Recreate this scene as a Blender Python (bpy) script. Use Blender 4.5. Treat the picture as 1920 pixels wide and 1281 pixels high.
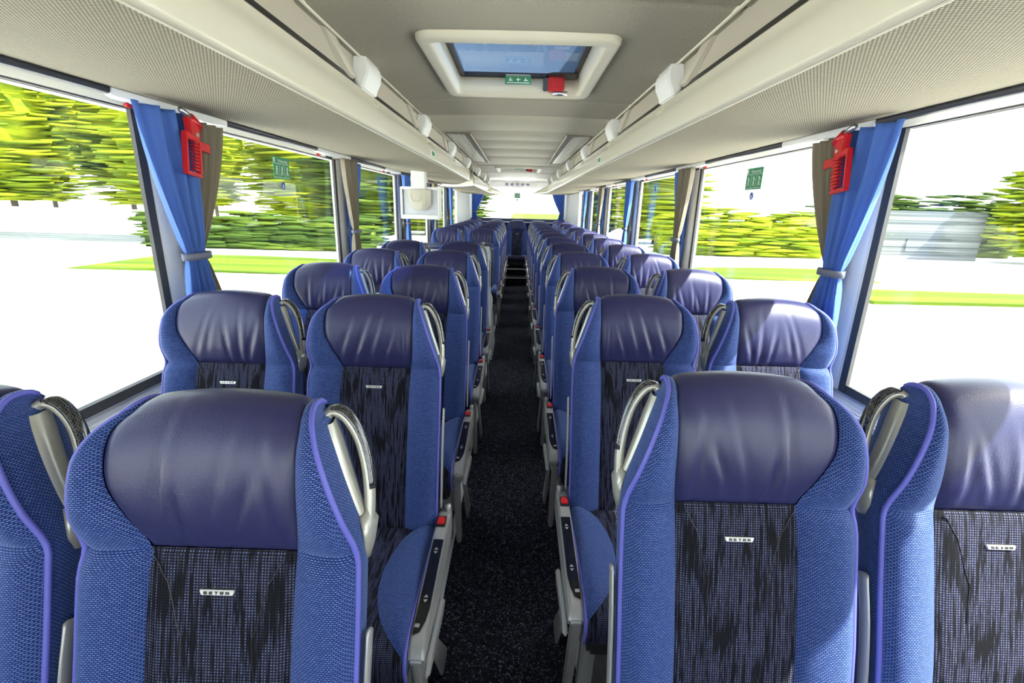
import bpy, bmesh, math, random
import numpy as np
from mathutils import Vector, Matrix

random.seed(4)
for o in list(bpy.data.objects):
    bpy.data.objects.remove(o)
S = bpy.context.scene
C = S.collection

# ------------------------------------------------------------------ camera
FPX, YAW, PITCH, ROLL = 884.2, -.0064, .2796, .0264
CAM = Vector((.0163, 0, 1.6))
fw = Vector((math.sin(YAW) * math.cos(PITCH), math.cos(YAW) * math.cos(PITCH), -math.sin(PITCH)))
rt = Vector((math.cos(YAW), -math.sin(YAW), 0))
up = rt.cross(fw)
r2 = rt * math.cos(ROLL) + up * math.sin(ROLL)
u2 = up * math.cos(ROLL) - rt * math.sin(ROLL)
cd = bpy.data.cameras.new('camera')
cd.sensor_width = 36
cd.lens = FPX / 1920 * 36
cd.clip_start = .02
cd.clip_end = 600
cam = bpy.data.objects.new('camera', cd)
C.objects.link(cam)
m = Matrix((r2, u2, -fw)).transposed().to_4x4()
m.translation = CAM
cam.matrix_world = m
S.camera = cam

# ------------------------------------------------------------------ sky, sun, exposure
S.view_settings.view_transform = 'Standard'
S.view_settings.look = 'None'
S.view_settings.gamma = 1
S.view_settings.use_curve_mapping = False
S.view_settings.exposure = 1.15
W = bpy.data.worlds.new('world')
S.world = W
W.use_nodes = True
wn = W.node_tree
bg = wn.nodes['Background']
sky = wn.nodes.new('ShaderNodeTexSky')
sky.sky_type = 'NISHITA'
sky.sun_disc = False
sky.sun_elevation = math.radians(48)
sky.sun_rotation = math.radians(100)
sky.dust_density = 3.0
sky.air_density = 1.0
mixw = wn.nodes.new('ShaderNodeMix')
mixw.data_type = 'RGBA'
mixw.inputs[0].default_value = .6
mixw.inputs[7].default_value = (6.2, 6.4, 6.6, 1)
wn.links.new(sky.outputs[0], mixw.inputs[6])
wn.links.new(mixw.outputs[2], bg.inputs[0])
bg.inputs[1].default_value = .42
sd = bpy.data.lights.new('sun', 'SUN')
sd.energy = 11
sd.angle = .012
sd.color = (1, .95, .86)
sun = bpy.data.objects.new('sun', sd)
C.objects.link(sun)
SUND = Vector((-1.0, .45, -1.35)).normalized()
sun.rotation_euler = SUND.to_track_quat('-Z', 'Y').to_euler()


# ------------------------------------------------------------------ materials
def new_mat(name, col=(.5, .5, .5), rough=.5, metal=0., spec=.5, coat=0.):
    M = bpy.data.materials.new(name)
    M.use_nodes = True
    p = M.node_tree.nodes['Principled BSDF']
    p.inputs['Base Color'].default_value = (*col, 1)
    p.inputs['Roughness'].default_value = rough
    p.inputs['Metallic'].default_value = metal
    p.inputs['Specular IOR Level'].default_value = spec
    p.inputs['Coat Weight'].default_value = coat
    return M


def nt(M):
    return M.node_tree, M.node_tree.nodes['Principled BSDF']


def coords(t, scale=(1, 1, 1), rot=(0, 0, 0), kind='Object'):
    tc = t.nodes.new('ShaderNodeTexCoord')
    mp = t.nodes.new('ShaderNodeMapping')
    mp.inputs['Scale'].default_value = scale
    mp.inputs['Rotation'].default_value = rot
    t.links.new(tc.outputs[kind], mp.inputs['Vector'])
    return mp.outputs[0]


def ramp(t, fac, stops):
    r = t.nodes.new('ShaderNodeValToRGB')
    el = r.color_ramp.elements
    while len(el) < len(stops):
        el.new(.5)
    for e, (p, c) in zip(el, stops):
        e.position = p
        e.color = (*c, 1)
    t.links.new(fac, r.inputs[0])
    return r.outputs[0]


def noise(t, vec, scale, detail=2., rough=.5):
    n = t.nodes.new('ShaderNodeTexNoise')
    n.inputs['Scale'].default_value = scale
    n.inputs['Detail'].default_value = detail
    n.inputs['Roughness'].default_value = rough
    t.links.new(vec, n.inputs['Vector'])
    return n.outputs[0]


def brick(t, vec, c1, c2, mo, w, h, ms, bias=0., offset=.5):
    b = t.nodes.new('ShaderNodeTexBrick')
    b.inputs['Color1'].default_value = (*c1, 1)
    b.inputs['Color2'].default_value = (*c2, 1)
    b.inputs['Mortar'].default_value = (*mo, 1)
    b.inputs['Scale'].default_value = 1
    b.inputs['Mortar Size'].default_value = ms
    b.inputs['Mortar Smooth'].default_value = .3
    b.inputs['Bias'].default_value = bias
    b.inputs['Brick Width'].default_value = w
    b.inputs['Row Height'].default_value = h
    b.offset = offset
    t.links.new(vec, b.inputs['Vector'])
    return b


def bump(t, p, h, strength, dist=.002):
    b = t.nodes.new('ShaderNodeBump')
    b.inputs['Strength'].default_value = strength
    b.inputs['Distance'].default_value = dist
    t.links.new(h, b.inputs['Height'])
    t.links.new(b.outputs[0], p.inputs['Normal'])


def uvvec(t, scale):
    return coords(t, scale, kind='UV')


MT = {}
# seat mesh weave (UV in metres)
M = MT['mesh_blue'] = new_mat('blue_mesh_fabric', rough=.75, spec=.25)
t, p = nt(M)
b = brick(t, uvvec(t, (1, 1, 1)), (.115, .20, .52), (.050, .11, .37), (.005, .013, .08), .0056, .0030, .0010)
t.links.new(b.outputs[0], p.inputs['Base Color'])
p.inputs['Sheen Weight'].default_value = .25
p.inputs['Sheen Tint'].default_value = (.5, .65, 1, 1)
bump(t, p, b.outputs[1], -.5, .001)
# dark stripe fabric
M = MT['stripe'] = new_mat('dark_striped_fabric', rough=.8, spec=.2)
t, p = nt(M)
v = coords(t, (1, 1, 1), (0, 0, math.radians(90)), 'UV')
b2 = brick(t, v, (.17, .19, .42), (.09, .10, .25), (.010, .010, .014), .0042, .0044, .0014, offset=0)
n1 = noise(t, coords(t, (170, 12, 1), kind='UV'), 1.0, 2, .6)
n2 = noise(t, coords(t, (30, 9, 1), kind='UV'), 1.0, 1)
ad = t.nodes.new('ShaderNodeMath')
ad.operation = 'MULTIPLY_ADD'
ad.inputs[1].default_value = .35
t.links.new(n2, ad.inputs[0])
t.links.new(n1, ad.inputs[2])
mx = t.nodes.new('ShaderNodeMix')
mx.data_type = 'RGBA'
mx.blend_type = 'MULTIPLY'
mx.inputs[0].default_value = 1
t.links.new(b2.outputs[0], mx.inputs[6])
t.links.new(ramp(t, ad.outputs[0], [(.60, (.05, .05, .06)), (.72, (.9, .9, .9))]), mx.inputs[7])
t.links.new(mx.outputs[2], p.inputs['Base Color'])
# leather
M = MT['leather'] = new_mat('navy_leather', (.020, .021, .080), .37, spec=.5)
t, p = nt(M)
vo = t.nodes.new('ShaderNodeTexVoronoi')
vo.inputs['Scale'].default_value = 420
t.links.new(coords(t), vo.inputs['Vector'])
bump(t, p, vo.outputs['Distance'], .25, .0006)
MT['piping'] = new_mat('periwinkle_piping', (.105, .11, .46), .55)
MT['silver'] = new_mat('silver_plastic', (.40, .40, .39), .33, metal=.4)
MT['handle'] = new_mat('pale_metallic_handle', (.44, .43, .37), .3, metal=.4)
MT['steel'] = new_mat('brushed_steel', (.62, .62, .62), .3, metal=.9)
MT['black'] = new_mat('black_plastic', (.012, .012, .014), .35)
MT['gloss_black'] = new_mat('gloss_black_panel', (.008, .008, .01), .08)
M = MT['carbon'] = new_mat('carbon_weave', rough=.15, coat=.8)
t, p = nt(M)
ck = t.nodes.new('ShaderNodeTexChecker')
ck.inputs['Scale'].default_value = 330
ck.inputs['Color1'].default_value = (.006, .006, .008, 1)
ck.inputs['Color2'].default_value = (.06, .06, .065, 1)
t.links.new(coords(t), ck.inputs['Vector'])
t.links.new(ck.outputs[0], p.inputs['Base Color'])
MT['red'] = new_mat('red_plastic', (.52, .012, .016), .3)
MT['white_mark'] = new_mat('white_print', (.8, .8, .8), .5)
MT['grey_mark'] = new_mat('grey_print', (.3, .3, .3), .5)
MT['badge'] = new_mat('satin_badge', (.72, .72, .68), .3, metal=.3)
MT['letter'] = new_mat('dark_lettering', (.03, .03, .035), .5)
MT['blue_letter'] = new_mat('blue_lettering', (.14, .17, .36), .4)
MT['cream'] = new_mat('cream_gloss_plastic', (.60, .565, .45), .17, spec=.5)
MT['cream2'] = new_mat('cream_satin_plastic', (.61, .575, .455), .4)
MT['header'] = new_mat('greige_header', (.36, .33, .30), .5)
MT['flap'] = new_mat('taupe_flap', (.44, .40, .32), .4)
MT['vent_frame'] = new_mat('taupe_vent_frame', (.20, .18, .14), .5)
MT['dark_strip'] = new_mat('charcoal_strip', (.05, .05, .058), .4)
MT['lens'] = new_mat('lamp_lens', (.85, .85, .85), .15)
M = MT['rack_fabric'] = new_mat('beige_weave', rough=.85, spec=.15)
t, p = nt(M)
b = brick(t, coords(t, (1, 1, 1), (0, 0, 0)), (.50, .45, .31), (.43, .385, .27), (.13, .115, .09), .0068, .0056, .0013, offset=.5)
t.links.new(b.outputs[0], p.inputs['Base Color'])
M = MT['ceil_fabric'] = new_mat('grey_ceiling_cloth', rough=.9, spec=.1)
t, p = nt(M)
n1 = noise(t, coords(t, (160, 60, 60)), 3, 3)
t.links.new(ramp(t, n1, [(.3, (.285, .262, .21)), (.7, (.375, .348, .28))]), p.inputs['Base Color'])
M = MT['ceil_board'] = new_mat('cream_ceiling_board', (.44, .405, .31), .5)
M = MT['carpet'] = new_mat('speckled_black_carpet', rough=.95, spec=.1)
t, p = nt(M)
vo = t.nodes.new('ShaderNodeTexVoronoi')
vo.inputs['Scale'].default_value = 260
t.links.new(coords(t), vo.inputs['Vector'])
n1 = ramp(t, vo.outputs['Color'], [(.0, (.006, .006, .009)), (.66, (.012, .012, .017)), (.80, (.07, .07, .10)), (1, (.28, .28, .36))])
t.links.new(n1, p.inputs['Base Color'])
bump(t, p, vo.outputs['Distance'], .6, .004)
M = MT['wood'] = new_mat('dark_wood_vinyl', rough=.45)
t, p = nt(M)
n1 = noise(t, coords(t, (60, 3, 3)), 2.5, 5, .6)
t.links.new(ramp(t, n1, [(.3, (.014, .012, .014)), (.7, (.075, .065, .068))]), p.inputs['Base Color'])
MT['alu'] = new_mat('ribbed_aluminium', (.66, .67, .70), .35, metal=.15)
MT['wall_panel'] = new_mat('slate_wall_panel', (.055, .065, .09), .5)
MT['pillar'] = new_mat('pale_grey_pillar', (.86, .86, .82), .5)
MT['rubber'] = new_mat('grey_rubber_frame', (.07, .07, .068), .6)
MT['grey'] = new_mat('light_grey_panel', (.46, .50, .55), .4)
MT['screen_back'] = new_mat('silver_grey_panel', (.56, .58, .6), .4)
MT['white'] = new_mat('white_plastic', (.8, .8, .78), .35)
MT['green'] = new_mat('green_sign', (.02, .22, .09), .4)
MT['blue_sign'] = new_mat('blue_sign', (.03, .08, .35), .4)
MT['pad'] = new_mat('dark_blue_pad', (.03, .04, .09), .5)
for k, c in (('cur_blue', (.095, .20, .56)), ('cur_taupe', (.26, .225, .165))):
    M = MT[k] = new_mat(k + '_cloth', c, .7, spec=.25)
    t, p = nt(M)
    n1 = noise(t, coords(t, (500, 500, 500)), 1, 2)
    bump(t, p, n1, .1, .001)
    # light shines through thin cloth
    tr = t.nodes.new('ShaderNodeBsdfTranslucent')
    tr.inputs[0].default_value = (*c, 1)
    ms = t.nodes.new('ShaderNodeMixShader')
    ms.inputs[0].default_value = .3
    t.links.new(p.outputs[0], ms.inputs[1])
    t.links.new(tr.outputs[0], ms.inputs[2])
    t.links.new(ms.outputs[0], t.nodes['Material Output'].inputs[0])
MT['strap'] = new_mat('grey_strap', (.13, .14, .19), .6)


def glass_mat(name, tint, ior):
    M = bpy.data.materials.new(name)
    M.use_nodes = True
    t = M.node_tree
    t.nodes.remove(t.nodes['Principled BSDF'])
    tr = t.nodes.new('ShaderNodeBsdfTransparent')
    tr.inputs[0].default_value = (*tint, 1)
    gl = t.nodes.new('ShaderNodeBsdfGlossy')
    gl.inputs['Roughness'].default_value = .02
    lw = t.nodes.new('ShaderNodeLayerWeight')
    lw.inputs[0].default_value = .5
    pw = t.nodes.new('ShaderNodeMath')
    pw.operation = 'POWER'
    pw.inputs[1].default_value = 4.5
    t.links.new(lw.outputs['Facing'], pw.inputs[0])
    fr = t.nodes.new('ShaderNodeMath')
    fr.operation = 'MULTIPLY_ADD'
    fr.inputs[1].default_value = .55
    fr.inputs[2].default_value = ior
    t.links.new(pw.outputs[0], fr.inputs[0])
    ms = t.nodes.new('ShaderNodeMixShader')
    t.links.new(fr.outputs[0], ms.inputs[0])
    t.links.new(tr.outputs[0], ms.inputs[1])
    t.links.new(gl.outputs[0], ms.inputs[2])
    t.links.new(ms.outputs[0], t.nodes['Material Output'].inputs[0])
    return M


MT['glass'] = glass_mat('window_glass', (.93, .96, .95), .02)
MT['hatch_glass'] = glass_mat('tinted_hatch_glass', (.24, .32, .46), .04)


# ------------------------------------------------------------------ mesh helpers
def mk(name, verts, faces, mat, parent=None, smooth=False, uv=None):
    me = bpy.data.meshes.new(name)
    me.from_pydata([tuple(map(float, q)) for q in verts], [], faces)
    if uv is not None:
        l = me.uv_layers.new(name='UV')
        idx = np.empty(len(me.loops), dtype=np.int32)
        me.loops.foreach_get('vertex_index', idx)
        l.data.foreach_set('uv', np.asarray(uv, dtype=np.float32)[idx].ravel())
    me.materials.append(MT[mat] if isinstance(mat, str) else mat)
    if smooth:
        me.polygons.foreach_set('use_smooth', [True] * len(me.polygons))
    o = bpy.data.objects.new(name, me)
    C.objects.link(o)
    o.parent = parent
    return o


def grid_faces(nu, nv, flip=False, off=0):
    f = []
    for i in range(nu - 1):
        for j in range(nv - 1):
            q = (off + i * nv + j, off + (i + 1) * nv + j, off + (i + 1) * nv + j + 1, off + i * nv + j + 1)
            f.append(q[::-1] if flip else q)
    return f


class MB:
    """collects shapes of ONE part"""
    def __init__(self):
        self.v = []
        self.f = []

    def add(self, v, f):
        n = len(self.v)
        self.v += [tuple(q) for q in v]
        self.f += [tuple(i + n for i in q) for q in f]
        return self

    def box(self, x0, x1, y0, y1, z0, z1):
        v = [(x, y, z) for x in (x0, x1) for y in (y0, y1) for z in (z0, z1)]
        return self.add(v, [(0, 1, 3, 2), (4, 6, 7, 5), (0, 4, 5, 1), (2, 3, 7, 6), (0, 2, 6, 4), (1, 5, 7, 3)])

    def prism(self, poly, a, b, axis='y', caps=True):
        """closed polygon extruded; axis y: poly=(x,z); x: poly=(y,z); z: poly=(x,y)"""
        n = len(poly)
        def P(q, s):
            return {'y': (q[0], s, q[1]), 'x': (s, q[0], q[1]), 'z': (q[0], q[1], s)}[axis]
        v = [P(q, a) for q in poly] + [P(q, b) for q in poly]
        f = [(i, (i + 1) % n, n + (i + 1) % n, n + i) for i in range(n)]
        if caps:
            f += [tuple(range(n))[::-1], tuple(range(n, 2 * n))]
        return self.add(v, f)

    def tube(self, pts, r, n=8, closed=False, r2=None, ref=None, caps=True):
        pts = [Vector(q) for q in pts]
        m = len(pts)
        rr = r if hasattr(r, '__len__') else [r] * m
        r2l = rr if r2 is None else (r2 if hasattr(r2, '__len__') else [r2] * m)
        ref = Vector(ref) if ref else None
        v = []
        prev = None
        for i, q in enumerate(pts):
            a = pts[(i - 1) % m] if (closed or i) else q
            c = pts[(i + 1) % m] if (closed or i < m - 1) else q
            tg = (c - a).normalized()
            if ref:
                n1 = (ref - tg * ref.dot(tg)).normalized()
            elif prev is None:
                h = Vector((0, 0, 1)) if abs(tg.z) < .9 else Vector((1, 0, 0))
                n1 = tg.cross(h).normalized()
            else:
                n1 = (prev - tg * prev.dot(tg)).normalized()
            prev = n1
            n2 = tg.cross(n1)
            for k in range(n):
                an = 2 * math.pi * k / n
                v.append(q + n1 * math.cos(an) * rr[i] + n2 * math.sin(an) * r2l[i])
        f = []
        for i in range(m if closed else m - 1):
            j = (i + 1) % m
            for k in range(n):
                f.append((i * n + k, i * n + (k + 1) % n, j * n + (k + 1) % n, j * n + k))
        if not closed and caps:
            f += [tuple(range(n))[::-1], tuple((m - 1) * n + k for k in range(n))]
        return self.add(v, f)

    def build(self, name, mat, parent=None, smooth=False, bevel=0., seg=2, mirror=1):
        v = self.v
        f = self.f
        if mirror < 0:
            v = [(-q[0], q[1], q[2]) for q in v]
            f = [q[::-1] for q in f]
        bm = bmesh.new()
        vs = [bm.verts.new(q) for q in v]
        for q in f:
            try:
                bm.faces.new([vs[i] for i in q])
            except ValueError:
                pass
        bmesh.ops.recalc_face_normals(bm, faces=bm.faces)
        if bevel:
            es = [e for e in bm.edges if len(e.link_faces) == 2 and e.calc_face_angle(0) > .5]
            bmesh.ops.bevel(bm, geom=es, offset=bevel, segments=seg, affect='EDGES', clamp_overlap=True)
        me = bpy.data.meshes.new(name)
        bm.to_mesh(me)
        bm.free()
        me.materials.append(MT[mat] if isinstance(mat, str) else mat)
        if smooth or bevel:
            me.polygons.foreach_set('use_smooth', [True] * len(me.polygons))
            if bevel and not smooth:
                me.set_sharp_from_angle(angle=.7)
        o = bpy.data.objects.new(name, me)
        C.objects.link(o)
        o.parent = parent
        return o


def curve(pts, n):
    """Catmull-Rom resample"""
    P = np.array(pts, float)
    P = np.vstack([2 * P[0] - P[1], P, 2 * P[-1] - P[-2]])
    out = []
    m = len(pts) - 1
    for k in range(n):
        s = k / (n - 1) * m
        i = min(int(s), m - 1)
        u = s - i
        a, b, c, d = P[i], P[i + 1], P[i + 2], P[i + 3]
        out.append(.5 * (2 * b + (c - a) * u + (2 * a - 5 * b + 4 * c - d) * u * u + (3 * b - a - 3 * c + d) * u ** 3))
    return np.array(out)


def empty(name, loc=(0, 0, 0), rz=0):
    o = bpy.data.objects.new(name, None)
    C.objects.link(o)
    o.location = loc
    o.rotation_euler = (0, 0, rz)
    o.empty_display_size = .1
    return o


def tag(o, label=None, cat=None, group=None, kind=None):
    if label:
        o['label'] = label
    if cat:
        o['category'] = cat
    if group:
        o['group'] = group
    if kind:
        o['kind'] = kind
    return o


def struct(o, label=None):
    o['kind'] = 'structure'
    if label:
        o['label'] = label
    return o


def at(o, y=0, x=0, z=0):
    o.location = (x, y, z)
    return o


FL = .13          # aisle floor height
Y0, Y1 = -2.1, 10.75
NOW = ['first', 'second', 'third', 'fourth', 'fifth', 'sixth', 'seventh', 'eighth', 'ninth', 'tenth', 'eleventh', 'twelfth', 'thirteenth']

# ------------------------------------------------------------------ floor
floor = struct(MB().box(-.245, .26, Y0, 9.12, FL - .03, FL).build('floor', 'carpet'), 'black speckled carpet runner in the aisle')
MB().box(-1.25, -.245, Y0, 4.15, FL - .03, FL + .004).build('vinyl_floor', 'wood', floor)
MB().box(-1.25, -.245, 5.05, 9.12, FL - .03, FL + .004).build('vinyl_floor', 'wood', floor)
MB().box(.26, 1.25, Y0, 9.12, FL - .03, FL + .004).build('vinyl_floor', 'wood', floor)
# stairwell of the middle door
MB().box(-.6, -.245, 4.15, 5.05, -.17, -.12).build('stair_tread', 'carpet', floor)
MB().box(-.95, -.6, 4.15, 5.05, -.42, -.37).build('stair_tread', 'carpet', floor)
MB().box(-1.25, -.95, 4.15, 5.05, -.67, -.62).build('stair_tread', 'carpet', floor)
MB().box(-.26, -.245, 4.15, 5.05, -.17, FL).build('stair_riser', 'black', floor)
MB().box(-.61, -.6, 4.15, 5.05, -.42, -.12).build('stair_riser', 'black', floor)
MB().box(-.96, -.95, 4.15, 5.05, -.67, -.37).build('stair_riser', 'black', floor)
MB().box(-1.25, -.245, 4.13, 4.15, -.67, FL).build('stair_wall', 'black', floor)
MB().box(-1.25, -.245, 5.05, 5.07, -.67, FL).build('stair_wall', 'black', floor)
# rear steps
MB().box(-1.25, 1.25, 9.12, 9.5, FL - .05, .262).build('step', 'carpet', floor)
MB().box(-1.25, 1.25, 9.5, Y1, FL - .05, .385).build('step', 'carpet', floor)
for y, z in ((9.11, .255), (9.49, .378)):
    MB().box(-.27, .27, y - .008, y + .03, z, z + .012).build('step_nosing', 'alu', floor, bevel=.003)
for s, x in ((-1, -.245), (1, .26)):
    MB().box(x - .012, x + .012, Y0, 9.1, FL, FL + .01).build('floor_trim', 'alu', floor, bevel=.003)

# ------------------------------------------------------------------ side walls and windows
PIL = [-1.78, -.06, 1.66, 3.40, 5.08, 6.80, 8.40, 10.0]
PW = .24
ZS, ZT = .98, 1.89
nwin = 0
for s, side in ((-1, 'left'), (1, 'right')):
    w = struct(MB().box(*sorted((s * 1.235, s * 1.30)), Y0, Y1, -.3, ZS - .06).build('wall_' + side, 'wall_panel'),
               'slate ribbed wall panel under the %s windows' % side)
    # ribs on the panel under the ledge, aluminium ledge
    for k in range(8):
        MB().box(*sorted((s * 1.230, s * 1.236)), Y0, Y1, .70 + .026 * k, .714 + .026 * k).build('panel_rib', 'wall_panel', w)
    led = MB().prism([(s * 1.205, ZS - .075), (s * 1.205, ZS - .055), (s * 1.285, ZS - .01), (s * 1.30, ZS - .01), (s * 1.30, ZS - .075)], Y0, Y1).build('window_ledge', 'alu', w)
    for k in range(6):
        a = .12 + k * .14
        x, z = s * (1.205 + .08 * a), ZS - .055 + .045 * a
        MB().tube([(x, Y0, z), (x, Y1, z)], .0026, 6).build('ledge_rib', 'alu', led)
    # header above glass
    MB().prism([(s * 1.20, 1.895), (s * 1.215, 1.90), (s * 1.31, 1.90), (s * 1.31, ZT - .02), (s * 1.24, ZT - .015)], Y0, Y1).build('window_header', 'cream2', w)
    MB().box(*sorted((s * 1.26, s * 1.31)), Y0, Y1, ZT - .02, 2.36).build('upper_wall', 'cream2', w)
    for i, y in enumerate(PIL):
        pr = MB().prism([(s * 1.245, y + .03), (s * 1.235, y + .05), (s * 1.235, y + PW - .05), (s * 1.245, y + PW - .03), (s * 1.29, y + PW - .03), (s * 1.29, y + .03)], ZS - .02, ZT, 'z').build('pillar_cover', 'pillar', w, bevel=.006)
    for i in range(len(PIL) - 1):
        a, b_ = PIL[i] + PW - .03, PIL[i + 1] + .03
        nwin += 1
        wf = MB()
        t_ = .035
        wf.box(*sorted((s * 1.248, s * 1.262)), a, a + t_, ZS - .02, ZT)
        wf.box(*sorted((s * 1.248, s * 1.262)), b_ - t_, b_, ZS - .02, ZT)
        wf.box(*sorted((s * 1.25, s * 1.272)), a + t_, b_ - t_, ZS - .02, ZS + .012)
        wf.box(*sorted((s * 1.25, s * 1.272)), a + t_, b_ - t_, ZT - .02, ZT)
        wo = struct(wf.build('window_%d' % nwin, 'rubber'), 'window frame and pane, number %d along the %s side' % (i + 1, side))
        wo['label'] = 'grey rubber framed %s side window, %s from the front of the coach' % (side, NOW[i])
        MB().box(*sorted((s * 1.262, s * 1.267)), a + t_ * .5, b_ - t_ * .5, ZS, ZT - .02).build('pane', 'glass', wo)

# rear wall + window, roof, front
wr = MB()
wr.box(-1.3, 1.3, Y1, Y1 + .08, -.3, 1.30)
wr.box(-1.3, -.98, Y1, Y1 + .08, 1.30, 2.4)
wr.box(.98, 1.3, Y1, Y1 + .08, 1.30, 2.4)
wr.box(-.98, .98, Y1, Y1 + .08, 2.0, 2.4)
wr = struct(wr.build('wall_rear', 'pad'), 'dark rear wall behind the back bench')
MB().box(-1.2, 1.2, Y1 - .12, Y1, 1.255, 1.275).build('rear_ledge', 'white', wr, bevel=.004)
MB().box(-1.2, 1.2, Y1 - .1, Y1, 1.275, 1.335).build('rear_shelf', 'pad', wr, bevel=.01)
for s in (-1, 1):
    MB().prism([(s * 1.235, 9.95), (s * 1.20, 10.1), (s * 1.0, Y1 - .02), (s * 1.0, Y1), (s * 1.26, Y1), (s * 1.26, 9.95)], 1.0, 1.95, 'z').build('corner_panel', 'white', wr, bevel=.01)
rwf = MB()
rwf.box(-.99, -.95, Y1 - .01, Y1 + .03, 1.30, 2.02)
rwf.box(.95, .99, Y1 - .01, Y1 + .03, 1.30, 2.02)
rwf.box(-.95, .95, Y1 - .01, Y1 + .03, 1.30, 1.34)
rwf.box(-.95, .95, Y1 - .01, Y1 + .03, 1.99, 2.02)
nwin += 1
rw = struct(rwf.build('window_%d' % nwin, 'rubber'), 'wide rear window behind the back bench')
MB().box(-.96, .96, Y1 + .005, Y1 + .012, 1.32, 2.0).build('pane', 'glass', rw)
# roof shell with hatch holes
HX = .33
roof = MB()
ys = [Y0, 1.56, 2.50, 6.68, 7.68, Y1 + .08]
roof.box(-1.3, -HX, Y0, Y1 + .08, 2.36, 2.40)
roof.box(HX, 1.3, Y0, Y1 + .08, 2.36, 2.40)
roof.box(-HX, HX, Y0, 1.56, 2.36, 2.40)
roof.box(-HX, HX, 2.50, 6.68, 2.36, 2.40)
roof.box(-HX, HX, 7.68, Y1 + .08, 2.36, 2.40)
roof = struct(roof.build('trim_1', 'cream2'), 'roof shell above the ceiling lining')
# front end behind the camera: dash and windscreen
fr = MB().box(-1.3, 1.3, Y0 - .08, Y0, -.3, .75)
fr.box(-1.3, 1.3, Y0 - .08, Y0, 2.1, 2.4)
fr = struct(fr.build('wall_front', 'wall_panel'), 'front bulkhead below the windscreen')
nwin += 1
struct(MB().box(-1.3, 1.3, Y0 - .045, Y0 - .04, .75, 2.1).build('window_%d' % nwin, 'glass'), 'windscreen behind the camera')

# ------------------------------------------------------------------ ceiling
ceil = empty('ceiling')
struct(ceil, 'grey cloth ceiling lining with cream boards towards the rear')


def cz(x):
    return 2.112 - .012 * (x / .58) ** 2


def ceiling_panel(y0, y1, mat, hole=None):
    xs = sorted(set([-.60, -.5, -.4, -.31, -.2, -.1, 0, .1, .2, .31, .4, .5, .60] + ([hole[0], hole[1]] if hole else [])))
    yl = [y0 + .002, y0 + .008, y0 + .025]
    nn = max(2, int((y1 - y0) / .25))
    yl += [y0 + .025 + (y1 - y0 - .05) * k / nn for k in range(1, nn)] + [y1 - .025, y1 - .008, y1 - .002]
    if hole:
        yl = sorted(set(yl + [hole[2], hole[3]]))
    def dz(y):
        e = min(y - y0, y1 - y)
        return .014 * max(0, 1 - e / .02) ** 2
    v = [(x, y, cz(x) + dz(y)) for x in xs for y in yl]
    f = []
    nv = len(yl)
    for i in range(len(xs) - 1):
        for j in range(nv - 1):
            if hole:
                mx_, my_ = (xs[i] + xs[i + 1]) / 2, (yl[j] + yl[j + 1]) / 2
                if hole[0] < mx_ < hole[1] and hole[2] < my_ < hole[3]:
                    continue
            f.append((i * nv + j, i * nv + j + 1, (i + 1) * nv + j + 1, (i + 1) * nv + j))
    o = mk('ceiling_panel', v, f, mat, ceil, True)
    return o


H1 = (-.275, .275, 1.69, 2.41)
H2 = (-.275, .275, 6.80, 7.52)
ceiling_panel(Y0, .0, 'ceil_fabric')
ceiling_panel(.0, 1.41, 'ceil_fabric')
ceiling_panel(1.41, 2.62, 'ceil_fabric', H1)
ceiling_panel(2.62, 3.05, 'ceil_fabric')
for a, b_ in ((3.05, 3.65), (3.65, 4.15), (4.15, 4.72), (4.72, 5.43), (5.43, 6.5)):
    ceiling_panel(a, b_, 'ceil_board')
ceiling_panel(6.5, 7.75, 'ceil_board', H2)
ceiling_panel(7.75, 9.3, 'ceil_board')
# end cove and header with lettering
v = []
prof = [(9.3, 0), (9.6, .0), (9.85, -.002), (10.0, -.006), (10.03, -.014)]
xs = np.linspace(-.62, .62, 13)
for x in xs:
    for y, d in prof:
        v.append((x, y, cz(x) + d + .0))
mk('ceiling_panel', v, grid_faces(13, len(prof), True), 'cream2', ceil, True)
pr = [(10.04, 2.112), (10.06, 2.10), (10.38, 2.098), (10.42, 2.090), (10.62, 1.985), (10.74, 1.985), (10.74, 2.14), (10.04, 2.14)]
header = MB().prism(pr, -1.1, 1.1, 'x').build('rear_header', 'header', ceil, bevel=.004)
MB().tube([(-.62, 10.40, 2.096), (.62, 10.40, 2.096)], .006, 8).build('header_bead', 'white', header, smooth=True)

STROKES = {'S': [(0, 4, 3, 5), (0, 2, .9, 5), (0, 2, 3, 3), (2.1, 0, 3, 3), (0, 0, 3, 1)],
           'E': [(0, 0, .9, 5), (0, 4, 3, 5), (0, 2, 2.6, 3), (0, 0, 3, 1)],
           'T': [(0, 4, 3, 5), (1.05, 0, 1.95, 5)],
           'R': [(0, 0, .9, 5), (0, 4, 3, 5), (2.1, 2, 3, 5), (0, 2, 3, 3), (1.6, 0, 2.7, 2)],
           'A': [(0, 0, .9, 5), (0, 4, 3, 5), (2.1, 0, 3, 5), (0, 1.7, 3, 2.6)]}


def letters(word, w, h, gap, depth=.001):
    """flat raised letters in the x-z plane facing -y, centred; list of MB"""
    out = []
    tot = len(word) * w + (len(word) - 1) * gap
    x = -tot / 2
    for ch in word:
        q = MB()
        for k, (a, b_, c, d) in enumerate(STROKES[ch]):
            e = .00006 * k
            q.box(x + a / 3 * w, x + c / 3 * w, -depth - e, 0, (b_ / 5 - .5) * h, (d / 5 - .5) * h)
        out.append(q)
        x += w + gap
    return out


for q in letters('SETRA', .060, .070, .052, .006):
    o = q.build('header_letter', 'blue_letter', header)
    o.location = (-.025, 10.525, 2.032)
    o.rotation_euler = (math.radians(62), 0, 0)

# ------------------------------------------------------------------ roof hatches


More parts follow.
